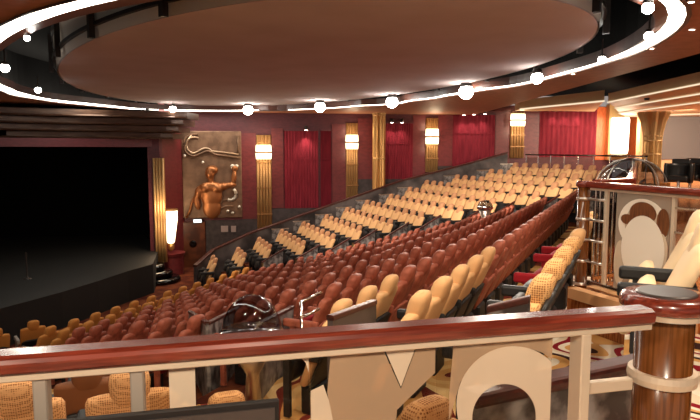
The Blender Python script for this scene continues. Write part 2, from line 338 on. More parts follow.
# dado, climbing in steps with the seats
for i, (x0, x1, yt) in enumerate(((241, 257, 219), (270, 347, 208), (358, 426, 179), (438, 511, 166))):
    struct(f'trim_{i+1}', wslab(x0, x1, yt, yt + 60, .06, .06), 'dado')
for i, (x0, x1, y0, y1) in enumerate(((241, 256, 133, 219), (271, 283, 128, 208), (332, 346, 124, 208), (358, 373, 118, 179), (413, 426, 115, 179), (438.5, 453, 112, 166), (496, 511, 108, 166), (525, 540, 104, 158))):
    struct(f'trim_{i+11}', wslab(x0, x1, y0, y1, .05, .05), 'redwall')
struct('trim_30', wslab(272, 512, 110, 112.5, .07, .07), 'redwall')
# gilded pilasters with sconces
def pilaster(x0, x1, y0, y1, s0, s1, label, slabel):
    c, w, za, zb = wall_span(x0, x1, y0, y1, .1)
    t = thing('gilded_pilaster', label, 'pilaster', (c.x, c.y, za), WROT, 'gilded wall pilasters')
    obj('backing', bx((0, .06, (zb-za)/2), (w, .1, zb-za)), 'pilgold', t)
    nf = 5
    for i in range(nf):
        x = -w/2 + w*(i+.5)/nf; bm = bmesh.new(); lathe(bm, [(w/nf*.42, 0), (w/nf*.42, zb-za)], (x, 0), 10); obj('flute', bm, 'pilflute', t, True)
    for z in (.25, .5, .75): obj('band', bx((0, -.03, (zb-za)*z), (w*1.03, .08, .05)), 'pilgold', t)
    c2, w2, sa, sb = wall_span(x0, x1, s0, s1, .28); p = c2.xy + WQ*.02
    s = thing('wall_sconce', slabel, 'sconce', (p.x, p.y, sa), WROT, 'glowing wall sconces')
    hh = sb - sa
    bm = bmesh.new(); ring = lambda r, z: [(r*w/2*.97*math.cos(PI*i/10), -r*.16*math.sin(PI*i/10), z) for i in range(11)] + [(-r*w/2, .02, z), (r*w/2, .02, z)]
    loft(bm, [ring(1, 0), ring(1.06, hh*.42)]); obj('lower_shade', bm, 'sconce', s, True)
    bm = bmesh.new(); loft(bm, [ring(1.06, hh*.54), ring(1.0, hh)]); obj('upper_shade', bm, 'sconce', s, True)
    bm = bmesh.new(); loft(bm, [ring(1.1, hh*.42), ring(1.1, hh*.54)]); obj('band', bm, 'gold', s)
    obj('bracket', bx((0, .1, hh*.5), (w*.5, .16, hh*.5)), 'gold', s)
    for dz, e in ((.25, 14), (-.3, 9)):
        L = bpy.data.lights.new('sconce_light', 'POINT'); L.energy = e; L.color = (1, .78, .5); L.shadow_soft_size = .12
        lo = bpy.data.objects.new('sconce_light', L); C.objects.link(lo); q = c2.xy + WQ*.35; lo.location = (q.x, q.y, (sa+sb)/2 + dz*1.6)
pilaster(256, 271, 135, 240, 145, 159, 'gilded fluted pilaster beside the bronze relief', 'glowing sconce on the pilaster beside the bronze relief')
pilaster(346, 358, 123, 206, 135, 149, 'gilded fluted pilaster between the first curtain and the round gold column', 'glowing sconce between the first curtain and the round gold column')
pilaster(426, 438.5, 118, 172, 129, 144, 'gilded fluted pilaster after the three-lamp curtain by the round column', 'glowing sconce after the three-lamp curtain by the round column')
pilaster(511, 525, 112, 158, 114, 126, 'gilded fluted pilaster at the rear end of the tan seats', 'glowing sconce above the rear end of the tan seats')
# curtains in recessed bays
def curtain(x0, x1, y0, y1, lamps, label, lk, tilt=0):
    c, w, za, zb = wall_span(x0, x1, y0, y1, .03); H = zb - za
    t = thing('red_curtain', label, 'curtain', (c.x, c.y, za), WROT, 'red wall curtains')
    bm = bmesh.new(); N = 60; top = []; bot = []
    for i in range(N+1):
        x = -w/2 + w*i/N; y = -.03 + .012*math.sin(i*PI/2.5)
        top.append((x, y, H)); bot.append((x, y, 0))
    pts = [(p[0], p[1]) for p in top] + [(w/2, .06), (-w/2, .06)]
    prism(bm, pts, 0, H); obj('drape', bm, 'curtain', t)
    obj('head_rail', bx((0, -.03, H-.04), (w, .12, .07)), 'maroon', t)
    obj('seam_band', bx((0, -.045, H*.62), (w, .012, .03)), 'curtain', t)
    for i, (lx, ly) in enumerate(lamps):
        p = on_wall(lx, ly, .34)
        f = thing('curtain_spotlight', f'small lit spotlight at the top of {lk}, {ordn(i+1)} along', 'spotlight', (p.x, p.y, p.z), WROT, 'curtain spotlights')
        bm = bmesh.new(); lathe(bm, [(.07, -.02), (.075, .12), (.03, .14)], n=12); obj('housing', bm, 'housing', f, True)
        bm = bmesh.new(); lathe(bm, [(.055, -.035), (.06, -.02)], n=12); obj('lens', bm, 'small', f)
        obj('arm', bx((0, .2, .1), (.03, .3, .03)), 'housing', f)
        L = bpy.data.lights.new('curtain_lamp', 'SPOT'); L.energy = 34 if len(lamps) > 1 else 60; L.color = (1, .75, .62); L.spot_size = math.radians(84); L.spot_blend = 1; L.shadow_soft_size = .05
        lo = bpy.data.objects.new('curtain_lamp', L); C.objects.link(lo); lo.location = (p.x, p.y, p.z - .06)
        d = Vector((-WQ.x*.2, -WQ.y*.2, -1)); lo.rotation_euler = d.to_track_quat('-Z', 'Y').to_euler()
curtain(284, 318, 129, 208, [(306, 129.5)], 'red curtain under one lamp, first along from the bronze relief', 'the first curtain')
curtain(320.5, 331, 129, 208, [], 'narrow red curtain beyond the dark slit in the first bay', '')
curtain(385, 413, 121.5, 179, [(392, 122), (402, 122)], 'red curtain under two lamps beside the round gold column', 'the curtain by the round column')
curtain(453, 495, 113, 166, [(464, 114.5), (474, 114), (485, 113.5)], 'red curtain under three lamps behind the upper tan rows', 'the curtain behind the upper tan rows')
curtain(540, 597, 106.5, 157, [(556, 109), (568, 109), (580, 109)], 'wide red curtain under the cream soffit', 'the wide curtain')
# round gold column with flared capital
def column(px, y0, y1, D, w, label, fl):
    a = at_d(px, y0, D); b = at_d(px, y1, D); H = a.z - b.z; r = w/2
    t = thing('gold_column', label, 'column', b)
    bm = bmesh.new(); n = 80
    def ring(R, z): return [((R*(1 + .13*math.cos(10*2*PI*i/n)))*math.cos(2*PI*i/n), (R*(1 + .13*math.cos(10*2*PI*i/n)))*math.sin(2*PI*i/n), z) for i in range(n)]
    loft(bm, [ring(r, 0), ring(r, H-fl)]); obj('shaft', bm, 'gold', t)
    bm = bmesh.new(); loft(bm, [ring(r, H-fl), ring(r*1.1, H-fl*.7), ring(r*1.35, H-fl*.35), ring(r*1.75, H-.05), ring(r*1.7, H)]); obj('capital', bm, 'goldlight', t)
    for f in (.3, .6, (H-fl)/H): obj('collar', lathe(bmesh.new(), [(r*1.1, H*f-.03), (r*1.14, H*f), (r*1.1, H*f+.03)], n=24), 'goldlight', t, True)
column(378.5, 106, 235, 23.6, .44, 'round gold column rising beside the two-lamp curtain', .35)
column(651, 112, 172, 19.5, .5, 'round gold column with flared capital in the lounge by the grey screen', .9)
# bronze relief of a man
c, w, za, zb = wall_span(181, 241, 131, 218, .08); H = zb - za
t = thing('bronze_relief', 'large bronze wall relief of a bare-chested man under clouds above the dark door', 'relief', (c.x, c.y, za), WROT)
obj('slab', bx((0, .05, H/2), (w, .1, H), b=.03), 'bronze', t)
def blob(bm, c, s, rot=0): bmesh.ops.create_icosphere(bm, subdivisions=3, radius=1, matrix=Matrix.Translation(c) @ Matrix.Rotation(rot, 4, 'Y') @ Matrix.Diagonal((s[0], s[1], s[2], 1)))
def rel(px, py): return ((px-211)/60*w, -.06, (218-py)/87*H)
bm = bmesh.new()
for (px, py, sx, sz, r, sy) in ((210, 196, 11, 12, 0, .17), (210, 187, 13, 6, 0, .18), (204, 188, 6, 5, 0, .22), (216, 188, 6, 5, 0, .22), (210, 207, 9.5, 12, 0, .15), (209.5, 179, 3, 4, 0, .13), (209, 173, 5, 6.5, 0, .2), (211, 169.5, 6.5, 4.5, 0, .19),
                                (197, 192, 4, 7, .2, .15), (195, 202, 3.2, 8, -.2, .13), (222, 186, 5, 4, 0, .16), (228, 185, 7.5, 3, -.1, .14), (233, 177, 2.8, 8, .12, .13), (234, 168, 3.5, 3, 0, .12)):
    c0 = rel(px, py); blob(bm, c0, (sx/60*w, sy, sz/87*H), r)
o = obj('figure', bm, 'copper', t, True)
rm = o.modifiers.new('skin', 'REMESH'); rm.mode = 'VOXEL'; rm.voxel_size = .03; rm.use_smooth_shade = True
sm = o.modifiers.new('smooth', 'SMOOTH'); sm.iterations = 4
def relarc(pts, r, nm, m): obj(nm, tube(bmesh.new(), [rel(*p) for p in pts], r), m, t, True)
def cloudline(cx, cy, r, a0, a1): return [(cx + r*math.cos(math.radians(a0+(a1-a0)*i/10)), cy - r*math.sin(math.radians(a0+(a1-a0)*i/10))) for i in range(11)]
relarc(cloudline(194, 145, 8, 60, 270) + cloudline(205, 156, 8, 120, 40) + [(238, 154)], .035, 'cloud_edge', 'bronzelight')
relarc(cloudline(194, 145, 11, 70, 270) + cloudline(207, 160, 9, 120, 40) + [(240, 157.5)], .04, 'cloud_edge', 'bronze')
relarc([(184, 150), (187, 141), (192, 134)], .035, 'cloud_edge', 'bronzelight')
relarc([(238, 136), (238, 153)], .05, 'cloud_edge', 'bronze')
relarc(cloudline(229, 194, 6, -120, 60), .06, 'crescent', 'silverish')
relarc([(216, 205), (222, 200), (228, 199)], .035, 'ray', 'bronze'); relarc([(216, 209), (224, 206), (232, 206)], .035, 'ray', 'bronze'); relarc([(184, 217), (188, 210), (190, 202), (193, 196)], .05, 'drapery_fold', 'copper')
for p, r in (((184, 155.5), .06), ((202, 162), .06), ((226, 211), .06), ((231, 213), .06), ((238, 207), .06), ((232, 166.5), .1), ((236, 166), .08)):
    bm = bmesh.new(); blob(bm, rel(*p), (r, .06, r)); obj('boss', bm, 'silverish', t, True)
# service door under the relief, exit sign, notices
c, w, za, zb = wall_span(181, 205, 222, 268, .06)
d = obj('door_1', bx((c.x, c.y, (za+zb)/2), (w, .1, zb-za), WROT, .02), noisy(mat('burl_door', (104, 56, 34), .3), (62, 30, 20), nscale=2.5)); d['kind'] = 'structure'
p = on_wall(193, 244, .16); h = obj('door_handle', lathe(bmesh.new(), [(.1, -.06), (.14, 0), (.1, .06)], n=20), 'blackgloss'); h.parent = d; h.location = (p.x, p.y, p.z); h.rotation_euler = (PI/2, 0, WROT)
struct('wall_alcove', wslab(205.5, 256, 220, 268, .04, .04), 'dado')
p = on_wall(197.5, 221, .2); t = thing('exit_sign', 'small lit sign over the dark door below the bronze relief', 'sign', (p.x, p.y, p.z-.07), WROT)
obj('sign_box', bx((0, .06, .07), (.34, .09, .16), b=.01), 'housing', t); obj('sign_face', bx((0, .005, .07), (.3, .02, .12)), 'exit', t); obj('bracket', bx((0, .12, .07), (.06, .12, .06)), 'housing', t)
for i, (x0, x1, lab) in enumerate(((221, 228, 'larger pale notice on the dark wall under the relief'), (231, 236, 'smaller pale notice on the dark wall beside the larger'))):
    tag(obj('wall_notice', wslab(x0, x1, 226, 232, .1, .06), 'paper'), lab, 'notice', 'pale notices')
# frosted stage-side sconce
p = at_d(171, 243, 21.6)
t = thing('torch_sconce', 'tall tapering lit sconce beside the black stage opening', 'sconce', p)
bm = bmesh.new(); hh = 33*21.6/F
lathe(bm, [(.1, 0), (.13, .05), (.25, hh*.72), (.26, hh)], n=20); obj('shade', bm, 'sconce', t, True)
bm = bmesh.new(); lathe(bm, [(.27, hh), (.28, hh+.04), (.25, hh+.06)], n=20); obj('rim', bm, 'gold', t)
bm = bmesh.new(); lathe(bm, [(.03, -.3), (.12, -.2), (.1, 0)], n=16); obj('finial', bm, 'gold', t, True)
tp = at_d(171, 253, 21.6); bm = bmesh.new(); lathe(bm, [(.42, -.12), (.46, 0)], (0, .15), n=24); lathe(bm, [(.38, -1.25), (.38, -.12)], (0, .15), n=24)
tag(obj('sconce_pedestal', bm, 'redwall', loc=tp), 'rounded red pedestal under the tall tapering sconce', 'pedestal')
for dz, e in ((1.35, 40), (.3, 15)):
    L = bpy.data.lights.new('torch_light', 'POINT'); L.energy = e; L.color = (1, .72, .45); L.shadow_soft_size = .2
    lo = bpy.data.objects.new('torch_light', L); C.objects.link(lo); lo.location = (p.x+.05, p.y-1.0, p.z + dz)
# ------------------------------------------------------------------ stage
SE = [at_h(153, 264, 3.6), at_h(128, 271, 3.6), at_h(98, 281, 3.6), at_h(62, 292, 3.6), at_h(25, 302, 3.6), at_h(-20, 314, 3.6), at_h(-70, 326, 3.6)]
SEP = [(p.x, p.y) for p in SE]
bm = bmesh.new(); prism(bm, SEP + [(-19, 12), (-22, 26), (-9, 26), (-6.9, 21.6)], -3.4, EYE-3.6); o = struct('floor_stage', bm, 'stagefloor')
# black masking round the stage box and the proscenium
JX, JY = SE[0].x, 21.0
j0 = at_d(149, 200, 21.2); j1 = at_d(161, 200, 21.2)
def pz(y, D): return at_d(150, y, D).z
struct('wall_stage_back', prism(bmesh.new(), [(-24, 22.9), (-8.2, 25.4), (-8.2, 25.6), (-24, 23.1)], -3.4, 4.2), 'black')
struct('wall_stage_side', prism(bmesh.new(), [(j0.x-.05, 21.3), (j0.x+.05, 21.3), (-8.0, 25.6), (-8.2, 25.6)], -3.4, 4.2), 'black')
struct('wall_stage_left', prism(bmesh.new(), [(-19.5, 9), (-19.3, 9), (-23.8, 24), (-24, 24)], -3.4, 4.2), 'black')
struct('trim_proscenium', prism(bmesh.new(), [(j0.x, 21.2), (j1.x, 21.2), (j1.x, 21.5), (j0.x, 21.5)], -3.0, pz(138, 21.2)), 'maroon')
q0 = at_d(152.5, 158, 21.15); q1 = at_d(164, 158, 21.15); qb = at_d(158, 262, 21.15)
t = thing('gilded_jamb', 'gilded fluted strip lit beside the black stage opening', 'pilaster', ((q0.x+q1.x)/2, 21.12, qb.z))
jw = q1.x - q0.x
obj('backing', bx((0, .05, (q0.z-qb.z)/2), (jw, .06, q0.z-qb.z)), 'gold', t)
for i in range(4): obj('flute', lathe(bmesh.new(), [(jw/9, 0), (jw/9, q0.z-qb.z)], (-jw/2 + jw*(i+.5)/4, 0), 8), 'goldlight', t, True)
p0 = at_d(161, 200, 21.5); p1 = on_wall(182, 200, .1)
struct('wall_stage_return', prism(bmesh.new(), [(p0.x, p0.y), (p1.x, p1.y), (p1.x+.1, p1.y+.25), (p0.x, p0.y+.25)], -3.0, CZ+.3), 'redwall')
# header beam over the opening
HB = [(at_d(152, 150, 21.2).x, 21.2), (at_d(60, 150, 19.2).x, 19.2), (at_d(-60, 150, 17.2).x, 17.2)]
bm = bmesh.new(); prism(bm, HB + [(x-.1, y+.4) for x, y in HB[::-1]], EYE + .07, EYE + .34); struct('trim_header', bm, 'maroon')
t = thing('stage_valance', 'dark bronze stepped valance hanging over the black stage opening', 'valance')
for i, (yt, yb, xr) in enumerate(((112, 119, 187), (119, 125.5, 183), (125.5, 132, 178), (132, 138.5, 172))):
    D0 = 20.6 + .25*i; zt = EYE + (149-yt)*20.5/F; zb_ = EYE + (149-yb)*20.5/F
    line = [at_d(xr, 120, D0), at_d(xr-12, 120, D0-.35), at_d(120, 120, D0-1.0), at_d(60, 120, D0-1.75), at_d(22-60, 120, D0-3.1), at_d(-120, 120, D0-4)]
    fr = [(p.x, p.y) for p in line]; bm = bmesh.new()
    prism(bm, fr + [(fr[-1][0]-.2, fr[-1][1]+1.6), (fr[0][0]+.1, fr[0][1]+1.2)], zb_, zt - .02); obj('ledge', bm, 'darkbronze', t)
    bm = bmesh.new(); tube(bm, [(x, y, zb_+.03) for x, y in fr], .035, 6); obj('ledge_nosing', bm, 'darkbronze', t)
struct('wall_over_stage', prism(bmesh.new(), [(x+.1, y+.9) for x, y in HB] + [(x, y+1.2) for x, y in HB[::-1]], EYE+.3, 4.2), 'void')
t = thing('apron_steps', 'gloss black curved steps stacked at the stage corner', 'steps')
sc = at_h(158, 272, 4.2)
for i in range(4):
    r = .75 - .14*i; bm = bmesh.new(); lathe(bm, [(r*.9, 0), (r, .04), (r, .17), (r*.93, .22)], n=28); obj('step', bm, 'blackgloss', t, True, loc=(sc.x - .12*i, sc.y, EYE-4.585+.22*i))
p = at_d(27, 275, 16.6)
t = thing('stage_stand', 'slender stand far back on the black stage', 'stand', (p.x, p.y, EYE-3.6))
obj('pole', lathe(bmesh.new(), [(.05, 0), (.02, .1), (.02, .75)], n=10), 'housing', t); obj('base', lathe(bmesh.new(), [(.12, 0), (.1, .03)], n=16), 'housing', t)
# ------------------------------------------------------------------ ceiling
def ell(c, a, b, ang, n=96):
    ca, sa = math.cos(math.radians(ang)), math.sin(math.radians(ang))
    return [(c[0] + a*math.cos(t)*ca - b*math.sin(t)*sa, c[1] + a*math.cos(t)*sa + b*math.sin(t)*ca) for t in (2*PI*i/n for i in range(n))]
def kell(c, a, b, ang, n=96): return ell((c[0]*RK, c[1]*RK), a*RK, b*RK, ang, n)
RC0 = (-2.7*RK, 16.9*RK)
def ringline(c, a, b, ang, px):
    # the oval, eased through the measured points of its edge
    E_ = kell(c, a, b, ang, 144)
    def pol(p): return math.atan2(p[1]-RC0[1], p[0]-RC0[0]), math.hypot(p[0]-RC0[0], p[1]-RC0[1])
    ep = sorted(pol(p) for p in E_)
    def er(t):
        for k in range(len(ep)):
            a0, r0 = ep[k-1]; a1, r1 = ep[k]
            if k == 0: a0 -= 2*PI
            if a0 <= t <= a1: return r0 + (r1-r0)*(t-a0)/(a1-a0+1e-9)
        return ep[-1][1]
    mp = sorted((pol(at_h(x, y, -RH))) for x, y in px); mr = [(t, r/er(t)) for t, r in mp]
    out = []
    for k in range(144):
        t = -PI + 2*PI*k/144; num = 0; den = .15
        for tt, q in mr:
            d = (t-tt+PI) % (2*PI) - PI; w_ = math.exp(-(d/.09)**2); num += w_*(q-1); den += w_
        r = er(t)*(1 + num/den); out.append((RC0[0] + r*math.cos(t), RC0[1] + r*math.sin(t)))
    return out
OUT = ringline((-2.74, 16.92), 11.86, 6.68, -65, [(0, 27), (20.6, 15.4), (44.6, 6.9), (68.6, .7), (17.5, 96), (38, 99), (103, 106.5), (154, 110.5), (206, 111.2), (250, 110.8), (297, 110), (333, 108.3), (391, 104.5), (453, 95), (477, 91), (563, 74.5), (597, 64.5), (631, 55), (659, 41), (679, 25.7), (688, 13.7), (686, 0)])
INN = ringline((-2.54, 16.66), 11.25, 6.34, -64.5, [(0, 45.6), (17, 34.3), (34.3, 25.7), (58.3, 16.5), (85.7, 9.3), (110, 2.7), (0, 85), (17.5, 92), (38, 97), (103, 104.4), (154, 109), (206, 109.8), (250, 109.6), (297, 109), (333, 107.3), (391, 103.5), (453, 93), (477, 89), (563, 72.5), (638, 46), (655.5, 36), (666, 24), (670, 13.7), (662, 0)])
def shrink(P, k): return [(RC0[0] + (x-RC0[0])*k, RC0[1] + (y-RC0[1])*k) for x, y in P]
RM = shrink(INN, .985)
def torect(p, c, x0, x1, y0, y1):
    dx, dy = p[0]-c[0], p[1]-c[1]; s = min([((x1-c[0])/dx if dx > 0 else (x0-c[0])/dx) if abs(dx) > 1e-6 else 1e9, ((y1-c[1])/dy if dy > 0 else (y0-c[1])/dy) if abs(dy) > 1e-6 else 1e9])
    return (c[0]+dx*s, c[1]+dy*s)
def strip(bm, A, Bq, za, zb):
    a = [bm.verts.new((x, y, za)) for x, y in A]; b = [bm.verts.new((x, y, zb)) for x, y in Bq]; n = len(A)
    for i in range(n): bm.faces.new((a[i], a[(i+1) % n], b[(i+1) % n], b[i]))
    return bm
XR = 6.25*RK
RC = [torect(p, RC0, -24, XR, -6, 27.5) for p in OUT]
# put true corners on the rectangle
for cx, cy in ((-24, -6), (XR, -6), (XR, 27.5), (-24, 27.5)):
    j = min(range(len(RC)), key=lambda i: (RC[i][0]-cx)**2 + (RC[i][1]-cy)**2); RC[j] = (cx, cy)
bm = bmesh.new(); strip(bm, OUT, RC, CZ, CZ); strip(bm, RC, RC, CZ, CZ+.9); struct('ceiling', bm, 'ceil')
bm = bmesh.new(); strip(bm, INN, RM, CZ+.02, CZ-.02); strip(bm, RM, RM, CZ-.02, CZ+.16); struct('ceiling_lip', bm, 'drum')
bm = bmesh.new(); strip(bm, OUT, OUT, CZ+.02, CZ+1.1); prism(bm, shrink(OUT, 1.01), CZ+1.1, CZ+1.2); struct('ceiling_void', bm, 'void')
t = thing('cove_light', 'long white cove light ringing the oval ceiling opening', 'cove light')
bm = bmesh.new()
for A_, B_, z_ in ((OUT, INN, (CZ+.0, CZ+.03)),):
    n = len(OUT); a = [bm.verts.new((x, y, CZ+.005)) for x, y in OUT]; b = [bm.verts.new((x, y, CZ+.02)) for x, y in INN]
    for i in range(n):
        m_ = ((OUT[i][0]+INN[i][0])/2, (OUT[i][1]+INN[i][1])/2); px = 350 + F*m_[0]/max(m_[1], .1)
        if m_[1] > 16 and 263 < px < 296: continue
        bm.faces.new((a[i], a[(i+1) % n], b[(i+1) % n], b[i]))
obj('diffuser', bm, 'cove', t)
for s in (1,):
    bm = bmesh.new(); strip(bm, OUT, shrink(OUT, 1.006), CZ-.02, CZ-.02); strip(bm, OUT, OUT, CZ-.02, CZ+.05); obj('outer_trim', bm, 'drum', t)
# hanging oval disc
DK = 1.52/1.85; DZ = EYE + 1.52; DC = (-2.17*DK, 16.88*DK)
t = thing('ceiling_disc', 'huge pale oval ceiling disc hanging inside the lit ring', 'ceiling disc', (DC[0], DC[1], DZ))
def dl(a, b): return [(x-DC[0], y-DC[1]) for x, y in ell(DC, a*DK, b*DK, -65.4)]
bm = bmesh.new(); prism(bm, dl(10.27, 5.25), 0, .06); obj('soffit_cloth', bm, 'disc', t)
bm = bmesh.new(); strip(bm, dl(10.3, 5.28), dl(10.36, 5.34), .0, .62); obj('rim_wall', bm, 'rim', t)
for z, r in ((.16, .025), (.6, .05)):
    e = dl(10.36, 5.34); bm = bmesh.new(); a = dl(10.33, 5.31); b = dl(10.33+.07, 5.31+.07)
    strip(bm, a, b, z-r, z-r); strip(bm, b, b, z-r, z+r); strip(bm, b, a, z+r, z+r); obj('hoop', bm, 'rimdark', t)
E_ = dl(10.42, 5.4)
for i in range(0, 96, 4):
    x, y = E_[i]; x2, y2 = E_[(i+1) % 96]; obj('strut', bx((x, y, .33), (.08, .08, .72), math.atan2(y2-y, x2-x)), 'rimdark', t)
for i in range(4, 96, 16): obj('hanger', lathe(bmesh.new(), [(.03, .05), (.03, 1.3)], (E_[i][0]*.85, E_[i][1]*.85), 8), 'rimdark', t)
# ring spotlights
RS = [(5, 68), (38, 90), (173, 109), (248, 110), (320, 107), (392, 102), (466, 92), (537, 78), (602, 59.5), (649, 36), (648, 8), (27, 38)]
for i, (x, y) in enumerate(RS):
    p = at_h(x, y, -1.31)
    lab = ['just above the outer end of the lit ring', 'on the ring above the dark valance end', 'on the ring above the valance corner by the relief', 'on the ring above the relief pilaster, biggest glow', 'on the ring above the first curtain', 'on the ring beside the round gold column', 'on the ring above the three-lamp curtain', 'on the ring before the cream soffit', 'on the ring above the lounge soffit', 'inside the bright bend of the ring', 'topmost inside the bright bend of the ring', 'dim, inside the ring near its upper bend'][i]
    t = thing('ring_spotlight', 'white spotlight ' + lab, 'spotlight', p, 0, 'spotlights round the ceiling ring')
    r = .165 if 2 < i < 7 else .11 if i in (2, 7) else .07 if i < 2 else .055
    if i == 11: r = .035
    bm = bmesh.new(); bmesh.ops.create_uvsphere(bm, u_segments=14, v_segments=8, radius=r); obj('lens', bm, 'lamp', t, True)
    bm = bmesh.new(); lathe(bm, [(r*.8, r*.7), (r*.8, r*1.3), (r*.4, r*1.5)], n=14); obj('housing', bm, 'housing', t, True)
    obj('yoke', lathe(bmesh.new(), [(.012, r*1.4), (.012, .3)], n=8), 'housing', t)
def spot(loc, target, e, size, col=(1, .87, .72), soft=.25, blend=.5):
    L = bpy.data.lights.new('house_or_added_spot', 'SPOT'); L.energy = e; L.color = col; L.spot_size = math.radians(size); L.spot_blend = blend; L.shadow_soft_size = soft
    o = bpy.data.objects.new('house_or_added_spot', L); C.objects.link(o); o.location = loc
    o.rotation_euler = (Vector(target) - Vector(loc)).to_track_quat('-Z', 'Y').to_euler(); return o
# small recessed downlights
for i, (x, y, r, lab) in enumerate(((650, 48.5, .05, 'beside the bright bend'), (692, 29.5, .03, 'beyond the bright bend near the frame edge'), (573, 74, .035, 'between the ring and the black recess'), (607, 60.5, .03, 'just outside the ring over the lounge'), (691, 2, .03, 'above the bright bend, topmost'))):
    p = at_h(x, y, -RH+.01); t = thing('downlight', 'small recessed downlight ' + lab, 'downlight', p, 0, 'ceiling downlights')
    obj('lens', lathe(bmesh.new(), [(r, -.005), (r, .0)], n=18), 'small', t); obj('bezel', lathe(bmesh.new(), [(r*1.4, -.004), (r*1.3, .01)], n=18), 'rim', t)
# ------------------------------------------------------------------ lounge side: recess, soffit, walls
struct('ceiling_recess', prism(bmesh.new(), [(XR, -6), (24, -6), (24, 28), (XR, 28)], 4.0, 4.1), 'void')
t = thing('stepped_soffit', 'cream stepped soffit over the lounge with thin lit edges', 'soffit')
hs = -1.45
e0 = [(520, 107.5), (605, 107)]
lines = [((608, 103), (700, 85)), ((615, 107), (700, 92.5)), ((619, 110.5), (700, 99)), ((625, 112.5), (700, 110))]
def ext(a, b, s): return (a[0]+(b[0]-a[0])*s, a[1]+(b[1]-a[1])*s)
PL = [(at_h(*a, hs), at_h(*b, hs)) for a, b in lines]
for i, (a, b) in enumerate(PL):
    a2, b2 = (PL[i+1] if i < 3 else (Vector((11.4, 24.1, 0)), Vector((22, 24.1, 0))))
    bb = ext(a, b, 2.0); bb2 = ext(a2, b2, 2.0) if i < 3 else (22, 24.1)
    z = 3.05 - .06*i; bm = bmesh.new()
    prism(bm, [(a.x, a.y), (bb[0], bb[1]), (bb2[0]+.3, bb2[1]), (a2.x, a2.y)], z, z+.3 + .06*i); obj('board', bm, 'soffit', t)
    bm = bmesh.new(); tube(bm, [(a.x-.02, a.y-.02, z+.02), (bb[0]-.02, bb[1]-.02, z+.02)], .02, 6); obj('lit_edge', bm, 'thin', t)
p = [at_d(520, 107, 23.6), at_d(604, 107, 19.6)]
zf = EYE + 1.45
bm = bmesh.new(); prism(bm, [(p[0].x, p[0].y), (p[1].x, p[1].y), (p[1].x+1.9, 25.1), (p[0].x+.1, 24.7)], zf+.08, zf+.42); obj('fascia', bm, 'soffit', t)
bm = bmesh.new(); prism(bm, [(p[0].x, p[0].y-.03), (p[1].x, p[1].y-.03), (p[1].x, p[1].y+.05), (p[0].x, p[0].y+.05)], zf+.05, zf+.1); obj('lit_edge', bm, 'thin', t)
for i, (x, y) in enumerate(((647, 98), (674, 109))):
    q = at_h(x, y, -1.38); tag(obj('ceiling_sensor', lathe(bmesh.new(), [(.06, -.06), (.07, 0)], n=14), 'housing', loc=q), 'small dark sensor on the cream soffit ' + ('above the gold column' if i == 0 else 'beyond the gold column'), 'sensor', 'soffit sensors')
struct('trim_40', wslab(597, 612, 107, 160, .06, .06), 'orange'); struct('trim_41', wslab(628, 646, 107, 160, .06, .06), 'orange')
t_ = wall_box(610, 630, 104, 160, .3, .25)
tag(obj('lantern_backing', bx(t_[0], t_[1], WROT), 'goldlight'), 'pale gold fluted backing behind the big lounge lantern', 'panel')
q = on_wall(619, 154, .55); t = thing('wall_lantern', 'big glowing cylinder lantern on the lounge wall', 'lantern', q, WROT)
obj('shade', lathe(bmesh.new(), [(.3, 0), (.34, .1), (.36, 1.42), (.33, 1.5)], n=24), 'lantern', t, True); obj('base', lathe(bmesh.new(), [(.2, -.12), (.32, -.05), (.32, 0)], n=24), 'gold', t); obj('bracket', bx((0, .3, .7), (.15, .4, .15)), 'gold', t)
L = bpy.data.lights.new('lantern_light', 'POINT'); L.energy = 120; L.color = (1, .8, .55); L.shadow_soft_size = .4; lo = bpy.data.objects.new('lantern_light', L); C.objects.link(lo); lo.location = (q.x-.3, q.y-1.0, q.z+.9)
sa = at_d(661, 113, 23.5); sb = at_d(820, 157, 23.5)
tag(obj('projection_screen', bx(((sa.x+sb.x)/2, 24.15, 2.05), (sb.x-sa.x, .08, 1.72), b=.01), 'screen'), 'large grey screen panel behind the lounge column', 'screen')
struct('wall_lounge', prism(bmesh.new(), [(11.5, 24.2), (24, 24.2), (24, 24.5), (11.5, 24.5)], .2, 3.4), 'peach')
struct('wall_right', prism(bmesh.new(), [(23.8, -6), (24, -6), (24, 27), (23.8, 27)], -3, 4.1), 'maroon')
bm = bmesh.new(); prism(bm, [(6.2, 11.6), (24, 11.6), (24, 24.2), (8.6, 24.2), (8.6, 19.0)], PZ, .4); struct('floor_lounge', bm, 'parquet')
# black tub chairs
def tub(x, y, D, lab):
    p = at_d(x, y, D); t = thing('tub_chair', lab, 'armchair', (p.x, p.y, .4), random.uniform(-2.6, -2.2), 'black lounge chairs')
    obj('seat', bx((0, 0, .42), (.5, .5, .14), b=.04), 'leather', t)
    bm = bmesh.new(); rings = []
    for z, s in ((.3, .95), (.45, 1.0), (.75, 1.02), (.82, .98)):
        o_ = [(-.33*s*math.cos(a), .36*s*math.sin(a), z) for a in [math.radians(-115+230*i/14) for i in range(15)]]
        i_ = [(-.24*s*math.cos(a), .27*s*math.sin(a), z) for a in [math.radians(115-230*i/14) for i in range(15)]]
        rings.append(o_ + i_)
    loft(bm, rings); obj('backrest', bm, 'leather', t, True)
    bm = bmesh.new(); box(bm, (-.3, 0, .84), (.1, .46, .2)); bev(bm, .04); obj('head_roll', bm, 'leather', t)
    obj('pedestal', lathe(bmesh.new(), [(.25, 0), (.24, .03), (.04, .06), (.04, .36)], n=18), 'chrome', t)
tub(679, 170, 16.2, 'black leather tub chair in the lounge, in front of its twin'); tub(691, 166, 17.1, 'black leather tub chair in the lounge, behind its twin')
p = at_d(683, 185, 12.5)
t = thing('lounge_table', 'small dark round table in the lounge by the black chairs', 'table', (p.x+3.6, p.y+5.2, .4))
